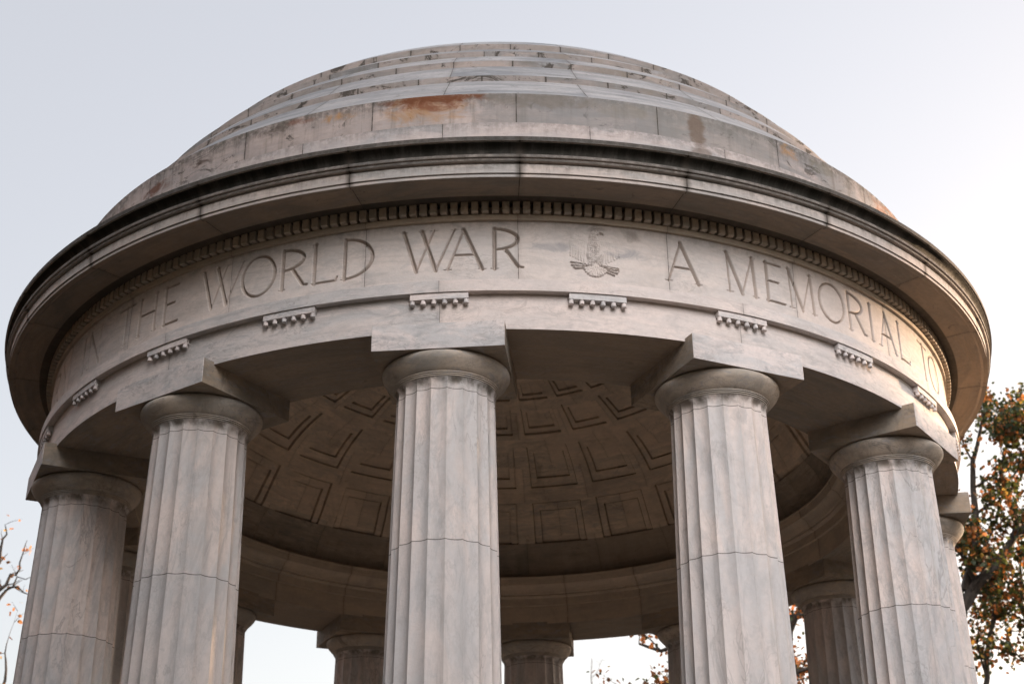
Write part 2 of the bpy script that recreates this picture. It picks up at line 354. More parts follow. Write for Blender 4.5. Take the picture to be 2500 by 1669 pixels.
# cornice
CN = [(1.0122, 1.3155), (1.0122, 1.3165), (1.098, 1.3175), (1.1005, 1.3138), (1.108, 1.3136)]
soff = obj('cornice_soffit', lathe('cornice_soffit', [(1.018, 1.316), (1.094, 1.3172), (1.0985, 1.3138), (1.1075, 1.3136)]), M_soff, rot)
cyma = [(1.1185, 1.3525), (1.1120, 1.3545), (1.1085, 1.3580), (1.1080, 1.3625), (1.1105, 1.3675), (1.1155, 1.3715), (1.1215, 1.3738)]
corn = obj('cornice', lathe('cornice', None, split=[
    [(1.1075, 1.3136), (1.1075, 1.3193)], [(1.1075, 1.3193), (1.1035, 1.3197)], [(1.1035, 1.3197), (1.1035, 1.3203)], [(1.1035, 1.3203), (1.1100, 1.3206)],
    [(1.1100, 1.3206), (1.1100, 1.3380)], [(1.1100, 1.3380), (1.1040, 1.3392)], [(1.1040, 1.3392), (1.1040, 1.3408)], [(1.1040, 1.3408), (1.1150, 1.3412)],
    [(1.1150, 1.3412), (1.1160, 1.3440), (1.1150, 1.3462)], [(1.1150, 1.3462), (1.1135, 1.3466)], [(1.1135, 1.3466), (1.1185, 1.3470)], [(1.1185, 1.3470), (1.1185, 1.3525)],
    cyma, [(1.1215, 1.3738), (1.1215, 1.3750)], [(1.1215, 1.3750), (1.1250, 1.3756)], [(1.1250, 1.3756), (1.1250, 1.3838)]]), M_corn, rot)
M_bed = marble('bed_mould_marble', joints=(J15, OFF_H), joint_w=.003, vein=.25, grime=.4, seed=16.0, warm=(0.50, 0.42, 0.34), cool=(0.42, 0.38, 0.33))
bed = obj('bed_mould', lathe('bed_mould', [(1.0122, 1.2850), (1.0180, 1.2852), (1.0180, 1.2955), (1.0080, 1.2962), (1.0080, 1.3160)]), M_bed, rot)
# dentils: one per degree of the circle
dV = []
def dentil_geo(bev=.0006):
    w = R(.335)*1.0267*S
    x0, x1, z0, z1, y0, y1 = -w, w, 1.2967*S, 1.3158*S, -1.0275*S, -1.0075*S
    e = .005
    V = [(x0, y0+e, z0), (x1, y0+e, z0), (x1, y0, z0+e), (x0, y0, z0+e), (x1, y0, z1), (x0, y0, z1), (x0, y1, z0), (x1, y1, z0), (x1, y1, z1), (x0, y1, z1)]
    Fc = [(0, 1, 2, 3), (3, 2, 4, 5), (6, 7, 1, 0), (0, 3, 5, 9, 6), (1, 7, 8, 4, 2)]
    return V, Fc
V, Fc = dentil_geo(); me = mesh_from('dentil', V, Fc, smooth=0); me.materials.append(M_dent)
rr = random.Random(4)
for i in range(100):
    k = i-50
    o = bpy.data.objects.new('dentil', me); scene.collection.objects.link(o); o.parent = bed
    o.location = (0, 0, Z0); o.rotation_euler[2] = R(.66 + k)
    o.scale = (1 + rr.uniform(-.03, .03), 1, 1)
VV, FF = [], []
for k in list(range(-180, -50))+list(range(50, 180)):
    a = R(.66 + k); c, s = math.cos(a), math.sin(a); b0 = len(VV)
    for (x, y, z) in V: VV.append((x*c-y*s, x*s+y*c, z+Z0))
    FF += [tuple(b0+q for q in f) for f in Fc]
o = obj('dentil', mesh_from('dentil_run', VV, FF, smooth=0), M_dent, bed); o['kind'] = 'stuff'

# ---- frieze with carved letters: a dense sheet, V-cut along letter strokes
FR = 1.0122
ZB, ZT = 1.1915, 1.2705            # baseline and cap height of the lettering
H = ZT-ZB
# glyphs: strokes in unit box (x 0..1, y 0..1): ('l', x0,y0,x1,y1,w) or ('a', cx,cy,rx,ry,a0,a1,w0,w1)
T, t = 1.0, .62                    # thick and thin stroke
GL = {
 'I': [('l', .5, 0, .5, 1, T)],
 'N': [('l', .04, 0, .04, 1, t), ('l', .02, 1, .96, 0, T), ('l', .96, 0, .96, 1, t)],
 'T': [('l', 0, .985, 1, .985, t), ('l', .5, 0, .5, 1, T)],
 'H': [('l', .05, 0, .05, 1, T), ('l', .95, 0, .95, 1, T), ('l', .05, .53, .95, .53, t)],
 'E': [('l', .08, 0, .08, 1, T), ('l', .0, .985, .9, .985, t), ('l', .08, .53, .72, .53, t), ('l', 0, .015, 1, .015, t)],
 'L': [('l', .08, 0, .08, 1, T), ('l', 0, .015, .96, .015, t), ('l', .93, .015, 1.0, .10, t)],
 'W': [('l', .02, 1, .27, 0, T), ('l', .27, 0, .60, 1, t), ('l', .37, 1, .64, 0, T), ('l', .64, 0, .99, 1, t)],
 'A': [('l', .02, 0, .46, 1, t), ('l', .44, 1, .96, 0, T), ('l', .20, .36, .78, .36, t)],
 'M': [('l', .10, 0, .06, 1, t), ('l', .06, 1, .52, 0, T), ('l', .52, 0, .93, 1, t), ('l', .93, 1, .98, 0, T)],
 'O': [('a', .5, .5, .48, .50, 0, 360, .6, 1.0)],
 'R': [('l', .08, 0, .08, 1, T), ('a', .08, .735, .78, .255, -90, 90, .6, 1.0), ('l', .46, .47, .86, .06, T), ('l', .86, .06, 1.03, .04, t)],
 'D': [('l', .08, 0, .08, 1, T), ('a', .08, .5, .90, .49, -90, 90, .6, 1.0)],
 'Y': [('l', .02, 1, .5, .45, T), ('l', .98, 1, .5, .45, t), ('l', .5, 0, .5, .46, T)],
}
SERIF = {'I': [(.5, 0), (.5, 1)], 'N': [(.04, 0), (.02, 1), (.96, 1)], 'T': [(.5, 0)], 'H': [(.05, 0), (.05, 1), (.95, 0), (.95, 1)], 'E': [], 'L': [(.08, 1)],
         'W': [(.02, 1), (.37, 1), (.60, 1), (.99, 1)], 'A': [(.02, 0), (.96, 0)], 'M': [(.10, 0), (.06, 1), (.93, 1), (.98, 0)], 'O': [], 'R': [(.08, 0)], 'D': [(.08, 0), (.08, 1)],
         'Y': [(.02, 1), (.98, 1), (.5, 0)]}
TEXT = [('N', -76.0, -73.0), ('T', -70.3, -67.3), ('R', -65.9, -62.6), ('Y', -61.8, -58.3), ('I', -54.6, -52.6), ('N', -52.2, -49.3),
        ('T', -45.5, -42.5), ('H', -41.6, -38.7), ('E', -37.45, -35.2), ('W', -31.95, -26.75), ('O', -26.85, -22.85), ('R', -22.25, -19.3), ('L', -18.7, -16.05), ('D', -15.55, -12.4),
        ('W', -9.45, -4.3), ('A', -5.05, -1.5), ('R', -.7, 2.2),
        ('A', 16.72, 20.15), ('M', 23.2, 26.7), ('E', 28.0, 30.35), ('M', 30.9, 34.4), ('O', 35.2, 39.15), ('R', 39.7, 42.7), ('I', 43.0, 44.7), ('A', 45.3, 48.8), ('L', 49.7, 52.15),
        ('T', 55.4, 58.4), ('O', 58.7, 63.0), ('T', 66.6, 69.4), ('H', 70.6, 73.4)]
UM = R(1)*FR*S                      # metres per degree on the frieze
def segments():
    out = []                        # (x0,y0,x1,y1,hw0,hw1) in metres on the unrolled frieze (x = deg*UM, y = z*S)
    HW = .0250
    for ch, p0, p1 in TEXT:
        X = lambda u: (p0 + (p1-p0)*u)*UM
        Y = lambda v: (ZB + H*v)*S
        for s in GL[ch]:
            if s[0] == 'l':
                _, a, b_, c, d, w = s
                out.append((X(a), Y(b_), X(c), Y(d), HW*w, HW*w))
            else:
                _, cx, cy_, rx, ry, a0, a1, w0, w1 = s
                n = 26
                pts = []
                for i in range(n+1):
                    a = R(a0 + (a1-a0)*i/n)
                    pts.append((X(cx+rx*math.cos(a)), Y(cy_+ry*math.sin(a)), HW*(w0+(w1-w0)*abs(math.cos(a-.15)))))
                if ch in 'RD':      # flatten the bowl: straight run out from the stem
                    q = []
                    for (x_, y_, w_) in pts: q.append((x_, y_, w_))
                    pts = q
                for i in range(n): out.append((pts[i][0], pts[i][1], pts[i+1][0], pts[i+1][1], pts[i][2], pts[i+1][2]))
        for (u, v) in SERIF[ch]:
            s_ = 1 if v > .5 else -1
            yy = Y(v) - s_*.004
            out.append((X(u)-.040, yy, X(u)+.040, yy, .007, .007))
    return out
def frieze():
    a0, a1 = -77.0, 77.0
    step = .0062
    nx = int((a1-a0)*UM/step); ny = int((1.2850-1.165)*S/step)
    xs = np.linspace(a0, a1, nx)*UM; ys = np.linspace(1.165, 1.2850, ny)*S
    D = np.zeros((ny, nx))
    for (x0, y0, x1, y1, w0, w1) in segments():
        pad = max(w0, w1)+.01
        i0, i1 = np.searchsorted(xs, [min(x0, x1)-pad, max(x0, x1)+pad]); j0, j1 = np.searchsorted(ys, [min(y0, y1)-pad, max(y0, y1)+pad])
        if i1 <= i0 or j1 <= j0: continue
        XX, YY = np.meshgrid(xs[i0:i1], ys[j0:j1])
        dx, dy = x1-x0, y1-y0; L2 = dx*dx+dy*dy+1e-12
        tt = np.clip(((XX-x0)*dx+(YY-y0)*dy)/L2, 0, 1)
        dist = np.hypot(XX-x0-tt*dx, YY-y0-tt*dy)
        depth = np.clip((w0+(w1-w0)*tt)-dist, 0, None)*1.9
        D[j0:j1, i0:i1] = np.maximum(D[j0:j1, i0:i1], depth)
    # V joint nicks between the frieze blocks
    for k in range(-6, 6):
        c = (PHI0+7.5+15*k)*UM
        D += (np.clip(.006-np.abs(xs-c), 0, None)*.8)[None, :]
    # gentle unevenness of old stone
    rng = np.random.default_rng(3)
    A, Y_ = np.meshgrid(xs, ys)
    rad = FR*S - D
    ang = A/UM*math.pi/180
    co = np.stack([rad*np.sin(ang), -rad*np.cos(ang), Y_+Z0], -1).reshape(-1, 3)
    uv = np.stack([A, Y_], -1).reshape(-1, 2)
    idx = np.arange(nx*ny).reshape(ny, nx)
    q = np.stack([idx[:-1, :-1], idx[:-1, 1:], idx[1:, 1:], idx[1:, :-1]], -1).reshape(-1, 4)
    me = bpy.data.meshes.new('frieze'); me.vertices.add(len(co)); me.vertices.foreach_set('co', co.ravel())
    me.loops.add(q.size); me.loops.foreach_set('vertex_index', q.ravel().astype(np.int32))
    me.polygons.add(len(q)); me.polygons.foreach_set('loop_start', np.arange(len(q), dtype=np.int32)*4)
    uvl = me.uv_layers.new(name='UVMap')
    me.update(calc_edges=True); me.validate()
    li = np.empty(len(me.loops), dtype=np.int32); me.loops.foreach_get('vertex_index', li)
    uvl.data.foreach_set('uv', uv[li].astype(np.float32).ravel())
    at = me.attributes.new('cut', 'FLOAT', 'POINT'); at.data.foreach_set('value', np.clip(D/.022, 0, 1).astype(np.float32).ravel())
    finish(me, 24)
    return obj('frieze', me, M_frieze, rot)
fr = frieze()
obj('frieze', lathe('frieze_rear', [(FR, 1.165), (FR, 1.2850)], n=160, a0=77.0, a1=283.0), M_frieze, rot)

# eagle carved in relief between the words: height field over the frieze
def eagle():
    n = 150
    u = np.linspace(6.4, 12.6, int(n*1.0)); v = np.linspace(1.1745, 1.2835, n)
    A, Z = np.meshgrid(u, v)
    # local coordinates in units of emblem half-size
    X = (A-9.35)*UM; Y = (Z-1.229)*S
    Hh = np.zeros_like(X)
    def smin(d, w): return np.clip(1-d/w, 0, 1)
    def ell(cx, cy_, rx, ry, h, rotd=0, p=1.0):
        a = R(rotd); dx, dy = X-cx, Y-cy_
        x_ = dx*math.cos(a)+dy*math.sin(a); y_ = -dx*math.sin(a)+dy*math.cos(a)
        d = (x_/rx)**2+(y_/ry)**2
        return h*np.sqrt(np.clip(1-d, 0, 1))**p
    def bar(x0, y0, x1, y1, w, h):
        dx, dy = x1-x0, y1-y0
        tt = np.clip(((X-x0)*dx+(Y-y0)*dy)/(dx*dx+dy*dy), 0, 1)
        d = np.hypot(X-x0-tt*dx, Y-y0-tt*dy)
        return h*np.sqrt(np.clip(1-(d/w)**2, 0, 1))
    def put(h):
        nonlocal Hh; Hh = np.maximum(Hh, h)
    # wings: raised shoulders, feathers hanging down
    for s_ in (-1, 1):
        put(ell(s_*.150, .10, .10, .14, .018, -s_*18))
        put(ell(s_*.215, .075, .055, .11, .016, -s_*8))
        put(bar(s_*.08, .12, s_*.22, .165, .035, .020))
        for i in range(6):
            x0 = s_*(.105+.028*i)
            put(bar(x0, .06, x0+s_*.012, -.115+.014*i*(1 if s_ < 0 else 1.3), .0125, .012+.003*(i % 2)))
        for i in range(5):
            x0 = s_*(.10+.03*i)
            put(bar(x0, .11, x0+s_*.01, -.02+.01*i, .0135, .018))
    # body, thighs, neck, head, beak
    put(ell(-.01, .055, .075, .15, .055)); put(ell(-.01, .15, .05, .10, .050, 8))
    put(ell(-.045, -.055, .042, .085, .048, 12)); put(ell(.045, -.055, .042, .085, .048, -12))
    put(ell(.012, .250, .046, .044, .058)); put(ell(.055, .243, .040, .018, .046, -6)); put(bar(.085, .238, .090, .222, .009, .034))
    put(bar(-.01, .20, .005, .245, .040, .05))
    # legs and claws on the bundle
    for x0 in (-.062, .055):
        put(bar(x0, -.10, x0*1.15, -.145, .018, .045))
        for q in (-.022, 0, .022): put(ell(x0*1.15+q, -.155, .011, .018, .052))
    # arrows / olive branches: long shafts sweeping out both ways
    for (x0, y0, x1, y1) in ((-.26, -.125, .02, -.15), (-.25, -.160, .02, -.165), (-.215, -.195, .0, -.175), (-.02, -.150, .245, -.190),
                             (.02, -.170, .225, -.225), (.03, -.185, .195, -.250), (.0, -.14, .24, -.165)):
        put(bar(x0, y0, x1, y1, .0085, .030))
    for s_, yb in ((-1, -.145), (1, -.175)):
        for i in range(7):
            cx = s_*(.055+.028*i); put(ell(cx, yb-.004*i+(.012 if i % 2 else -.012), .020, .0095, .036, s_*(25 if i % 2 else -25)))
    # tail fan
    for i in range(-5, 6):
        a = R(i*14.0); put(bar(-.005+.03*math.sin(a), -.165, -.005+.115*math.sin(a), -.165-.110*math.cos(a), .015, .026+.004*(i % 2)))
    rng = np.random.default_rng(5)
    Hh = Hh*(.86+.22*np.sin(X*190+3*np.sin(Y*95))*np.sin(Y*170+2*np.sin(X*120)))
    rad = FR*S + Hh*.85 - .0008
    ang = np.radians(A)
    co = np.stack([rad*np.sin(ang), -rad*np.cos(ang), Z*S+Z0], -1)
    Vv, Ff, UVv = [], [], []
    m_ = Hh > 0.0012
    idx = {}
    def vid(j, i):
        if (j, i) not in idx:
            idx[(j, i)] = len(Vv); Vv.append(tuple(co[j, i])); UVv.append((A[j, i]*UM, Z[j, i]*S))
        return idx[(j, i)]
    for j in range(A.shape[0]-1):
        for i in range(A.shape[1]-1):
            if m_[j, i] or m_[j+1, i] or m_[j, i+1] or m_[j+1, i+1]:
                Ff.append((vid(j, i), vid(j, i+1), vid(j+1, i+1), vid(j+1, i)))
    me = mesh_from('eagle_relief', Vv, Ff, UVv, smooth=60)
    return obj('eagle_relief', me, M_frieze, fr)
eagle()

# architrave, taenia, regulae, guttae
arch = obj('architrave', lathe('architrave', [(FR, 1.077), (FR, 1.1425)]), M_arch, rot)
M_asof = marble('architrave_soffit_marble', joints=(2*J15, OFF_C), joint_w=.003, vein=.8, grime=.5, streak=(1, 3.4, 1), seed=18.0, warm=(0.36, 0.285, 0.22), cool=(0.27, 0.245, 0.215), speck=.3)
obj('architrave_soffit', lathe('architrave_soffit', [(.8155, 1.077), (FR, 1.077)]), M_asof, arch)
obj('taenia', lathe('taenia', [(FR, 1.1425), (1.0262, 1.1425), (1.0262, 1.1640), (FR, 1.1655)]), M_arch, arch)
def regula_mesh():
    w = .0986/2*S; zt, zb = 1.1415*S, 1.1308*S; n = 6
    V, Fc = [], []
    for r in (1.0236*S, 1.0105*S):
        for i in range(n+1):
            a = (-w + 2*w*i/n)/(1.0236*S)
            for z in (zb, zt): V.append((r*math.sin(a), -r*math.cos(a), z))
    o_ = 2*(n+1)
    for i in range(n):
        p = 2*i
        Fc += [(p, p+2, p+3, p+1), (p, p+o_, p+o_+2, p+2), (p+1, p+3, p+o_+3, p+o_+1)]
    Fc += [(0, 1, o_+1, o_), (2*n, 2*n+o_, 2*n+1+o_, 2*n+1)]
    return mesh_from('regula', V, Fc, smooth=35)
def gutta_mesh():
    V, Fc = [], []; n = 14
    for r, z in ((.0225, 0), (.0245, -.018), (.0270, -.042), (.0270, -.047), (.024, -.0495)):
        for i in range(n): V.append((r*math.cos(2*math.pi*i/n), r*math.sin(2*math.pi*i/n), z))
    for j in range(4):
        for i in range(n): Fc.append((j*n+i, (j+1)*n+i, (j+1)*n+(i+1) % n, j*n+(i+1) % n))
    Fc.append(tuple(4*n+i for i in range(n))[::-1])
    return mesh_from('gutta', V, Fc, smooth=40)
rm, gm = regula_mesh(), gutta_mesh(); rm.materials.append(M_abac); gm.materials.append(M_abac)
for k in range(-8, 8):
    o = bpy.data.objects.new('regula', rm); scene.collection.objects.link(o); o.parent = rot
    o.location = (0, 0, Z0); o.rotation_euler[2] = R(PHI0+15*k)
    for j in range(6):
        c = bpy.data.objects.new('gutta', gm); scene.collection.objects.link(c); c.parent = o
        a = math.radians((-1+2*j/5)*2.55); r = 1.0192*S
        c.location = (r*math.sin(a), -r*math.cos(a), 1.1308*S+.0005)

# inner cornice and coffered ceiling
obj('inner_cornice', lathe('inner_cornice', None, split=[[(.8155, 1.128), (.8155, 1.077)],
    [(.8155, 1.128), (.8085, 1.1285)], [(.8085, 1.1285), (.8085, 1.1480)], [(.8085, 1.1480), (.8020, 1.1495)], [(.8020, 1.1495), (.7990, 1.1530), (.8010, 1.1565)],
    [(.8010, 1.1565), (.7950, 1.158)], [(.7950, 1.158), (.7925, 1.165), (.7870, 1.172), (.7800, 1.1765)], [(.7800, 1.1765), (.7745, 1.178)], [(.7745, 1.178), (.7720, 1.1960)],
    [(.7720, 1.1960), (.7700, 1.1965)], [(.7700, 1.1965), (.7700, 1.2000)], [(.7700, 1.2000), (.808, 1.2020)]]), M_inner, rot)
CP = [(.806, 1.2015), (.800, 1.215), (.792, 1.235), (.775, 1.265), (.745, 1.297), (.712, 1.356), (.690, 1.393), (.670, 1.426), (.640, 1.455), (.600, 1.482), (.558, 1.504),
      (.518, 1.524), (.470, 1.545), (.425, 1.562), (.396, 1.573), (.325, 1.594), (.260, 1.608), (.180, 1.620), (.090, 1.627), (.004, 1.629)]
def ceiling():
    cr = np.array([p[0] for p in CP]); cz = np.array([p[1] for p in CP])
    ss = np.concatenate([[0], np.cumsum(np.hypot(np.diff(cr), np.diff(cz)))])
    def at_r(r): return float(np.interp(-r, -cr, ss))
    def pos(s): return float(np.interp(s, ss, cr)), float(np.interp(s, ss, cz))
    def nrm(s):
        a, b_ = pos(max(s-.02, 0)), pos(min(s+.02, ss[-1])); dx, dz = b_[0]-a[0], b_[1]-a[1]; L = math.hypot(dx, dz)
        return dz/L, -dx/L      # outward (away from the room)
    GW, GA = .0028, .30      # open groove along every step of a coffer
    rows = [(.752, .692), (.670, .558), (.518, .425), (.396, .325), (.300, .240), (.215, .165)]
    sl = [0.0]; lev = []
    marks = [at_r(.80), at_r(.775)]
    S_lines = sorted(set([0.0, ss[-1]]+marks+[at_r(r) for r in (.10, .05, .760, .680, .540, .41, .31)]))
    rb = []
    for a, b_ in rows:
        sa, sb = at_r(a), at_r(b_); h = sb-sa; ins = .19*h
        rb.append((sa, sa+ins, sb-ins, sb))
        for q in (sa, sa+GW, sa+ins, sa+ins+GW, sa+ins+(h-2*ins)/3, sa+ins+2*(h-2*ins)/3, sb-ins-GW, sb-ins, sb-GW, sb): S_lines.append(q)
    S_lines = sorted(S_lines)
    # azimuth lines within one 15 degree bay
    hwid = 5.7; ins = 1.55
    bay = [-7.5, -hwid, -hwid+GA, -hwid+ins, -hwid+ins+GA, -2.1, 0, 2.1, hwid-ins-GA, hwid-ins, hwid-GA, hwid]
    A_lines = []
    for k in range(24): A_lines += [(PHI0+7.5+15*k+q, q) for q in bay]
    nA = len(A_lines)
    def level(q0, q1, s0, s1):
        qm, sm_ = (q0+q1)/2, (s0+s1)/2
        for kr, (a, b_, c, d) in enumerate(rb):
            if kr == 0: b_ = a               # the lowest panels run down into the springing
            g0 = GW if kr else -1
            if a <= sm_ <= d and abs(qm) < hwid:
                if b_ <= sm_ <= c and abs(qm) < hwid-ins:
                    return 2.9 if (sm_ < b_+g0 or sm_ > c-GW or abs(qm) > hwid-ins-GA) else 2
                return 1.9 if (sm_ < a+g0 or sm_ > d-GW or abs(qm) > hwid-GA) else 1
        return 0
    DEP = .0052
    V, Fc, UV, key = [], [], [], {}
    def vid(i, j, L):
        i %= nA
        if (i, j, L) not in key:
            s = S_lines[j]; r, z = pos(s); nx_, nz_ = nrm(s); d = DEP*L
            key[(i, j, L)] = len(V); V.append(cyl(r+nx_*d, A_lines[i][0], z+nz_*d)); UV.append((A_lines[i][0]*DEGM*.75, s*S))
        return key[(i, j, L)]
    nS = len(S_lines)
    Lv = {}
    for i in range(nA):
        q0 = A_lines[i][1]; q1 = bay[(i % len(bay))+1] if (i % len(bay)) < len(bay)-1 else 7.5
        for j in range(nS-1): Lv[(i, j)] = level(q0, q1, S_lines[j], S_lines[j+1])
    for (i, j), L in Lv.items():
        Fc.append((vid(i, j, L), vid(i+1, j, L), vid(i+1, j+1, L), vid(i, j+1, L))[::-1])
        L2 = Lv[((i+1) % nA, j)]
        if L2 != L: Fc.append((vid(i+1, j, L), vid(i+1, j+1, L), vid(i+1, j+1, L2), vid(i+1, j, L2)))
        if j < nS-2:
            L3 = Lv[(i, j+1)]
            if L3 != L: Fc.append((vid(i, j+1, L), vid(i+1, j+1, L), vid(i+1, j+1, L3), vid(i, j+1, L3)))
    return mesh_from('coffered_ceiling', V, Fc, UV, smooth=28)
obj('coffered_ceiling', ceiling(), M_ceil, rot)

# columns: fluted shaft > capital, annulet, abacus
def shaft_mesh():
    zs = [zf+.0006, .05, .15, .25, .35, .45, .55, .65, .717, .75, .82, .88, .93, .965, .980, .985, .9885, .9915, .9945, .9965]
    def rad(z): return float(np.interp(z, [-.07, .2, .5, .717, .91, .985, 1.0], [.1005, .0975, .0922, .0883, .0845, .0832, .0832]))
    nf, sub = 20, 8
    V, Fc = [], []
    for z in zs:
        r = rad(z)
        k = 1.0 if z < .984 else max(0.0, 1-((z-.984)/.0115)**2)
        flare = 0.0 if z < .984 else .0025*((z-.984)/.0125)**2
        for f in range(nf):
            for s in range(sub):
                u = s/sub
                a = 2*math.pi*(f+u)/nf + R(9)
                half = math.pi/nf
                chord = r*math.cos(half)/math.cos((u-.5)*2*half)     # straight chord between arrises
                sag = .0042*(1-(2*u-1)**2)*(r/.09)
                rr_ = (chord - sag)*k + (r+flare)*(1-k)
                V.append((rr_*S*math.sin(a), -rr_*S*math.cos(a), z*S))
    n = nf*sub
    for j in range(len(zs)-1):
        for i in range(n):
            Fc.append((j*n+i, j*n+(i+1) % n, (j+1)*n+(i+1) % n, (j+1)*n+i))
    return mesh_from('column_shaft', V, Fc, smooth=24)
def ring_mesh(name, strips, n=72):
    V, Fc = [], []
    for st in strips:
        b0 = len(V)
        for r, z in st:
            for i in range(n):
                a = 2*math.pi*i/n; V.append((r*S*math.sin(a), -r*S*math.cos(a), z*S))
        for j in range(len(st)-1):
            for i in range(n): Fc.append((b0+j*n+i, b0+j*n+(i+1) % n, b0+(j+1)*n+(i+1) % n, b0+(j+1)*n+i))
    return mesh_from(name, V, Fc, smooth=40)
sh_me = shaft_mesh(); sh_me.materials.append(M_shaft)
ann = []
for (r, z) in ((.0868, .9968), (.0884, .9995), (.0900, 1.0022)):
    ann += [[(r-.003, z-.0006), (r, z), (r+.0004, z+.0010), (r, z+.0019), (r-.002, z+.0024)]]
an_me = ring_mesh('annulets', ann); an_me.materials.append(M_cap)
ec_me = ring_mesh('echinus', [[(.0800, .9960), (.0875, 1.0035), (.0915, 1.0052), (.0965, 1.0100), (.1015, 1.0155), (.1055, 1.0205), (.1082, 1.0255), (.1088, 1.0295), (.1078, 1.0330), (.1050, 1.0352), (.1000, 1.0357)]])
ec_me.materials.append(M_cap)
def abacus_mesh():
    h = .1106*S; yf, yb = -(1.0301-.9228)*S, (.9228-.8140)*S; z0, z1 = 1.0359*S, 1.0822*S
    e = .006
    pts = [(-h+e, yf), (h-e, yf), (h, yf+e), (h, yb-e), (h-e, yb), (-h+e, yb), (-h, yb-e), (-h, yf+e)]
    V = [(x*.999, y*.999, z0) for x, y in pts]+[(x, y, z0+.004) for x, y in pts]+[(x, y, z1) for x, y in pts]
    Fc = [tuple(range(8))[::-1], tuple(range(16, 24))]
    for j in (0, 8):
        for i in range(8): Fc.append((j+i, j+(i+1) % 8, j+8+(i+1) % 8, j+8+i))
    return mesh_from('abacus', V, Fc, smooth=20)
ab_me = abacus_mesh(); ab_me.materials.append(M_abac)
M_abshade = marble('abacus_shade_marble', coord='Object', vein=.7, grime=.5, streak=(1.2, 1.2, 3), seed=19.0, warm=(0.36, 0.285, 0.215), cool=(0.27, 0.24, 0.205), speck=.3)  # darker copy for all faces but the front: shade painted in, with grime
ab_me.materials.append(M_abshade)
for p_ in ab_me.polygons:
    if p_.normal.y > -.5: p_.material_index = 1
for k in range(12):
    deg = PHI0+30*k; p = cyl(.9228, deg, 0); p.z = Z0
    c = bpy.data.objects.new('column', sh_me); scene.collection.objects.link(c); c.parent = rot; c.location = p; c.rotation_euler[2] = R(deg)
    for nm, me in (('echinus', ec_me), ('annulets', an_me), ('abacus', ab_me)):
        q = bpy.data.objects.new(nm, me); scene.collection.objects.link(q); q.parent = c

# ------------------------------------------------------------------ trees
def bark():
    m, nt, n, l, b = newmat('bark'); g = G(nt); tc = n.new('ShaderNodeTexCoord').outputs['Object']
    c = g.noise(g.mapping(tc, scale=(6, 6, 1.5)), 3, 6, .7)
    l.new(g.mix(g.ramp(c, .35, .65), (0.018, 0.014, 0.011), (0.055, 0.044, 0.036)), b.inputs['Base Color']); b.inputs['Roughness'].default_value = .9
    return m
def leafmat(name):
    m, nt, n, l, b = newmat(name); g = G(nt)
    at = n.new('ShaderNodeAttribute'); at.attribute_name = 'tint'
    l.new(at.outputs['Color'], b.inputs['Base Color']); b.inputs['Roughness'].default_value = .6
    tr = n.new('ShaderNodeBsdfTranslucent'); l.new(g.mix(.6, at.outputs['Color'], at.outputs['Color'], 'SCREEN'), tr.inputs[0])
    mx = n.new('ShaderNodeMixShader'); mx.inputs[0].default_value = .35
    l.new(b.outputs[0], mx.inputs[1]); l.new(tr.outputs[0], mx.inputs[2])
    l.new(mx.outputs[0], n['Material Output'].inputs[0]); return m
BARK, LEAF = bark(), leafmat('autumn_leaf')

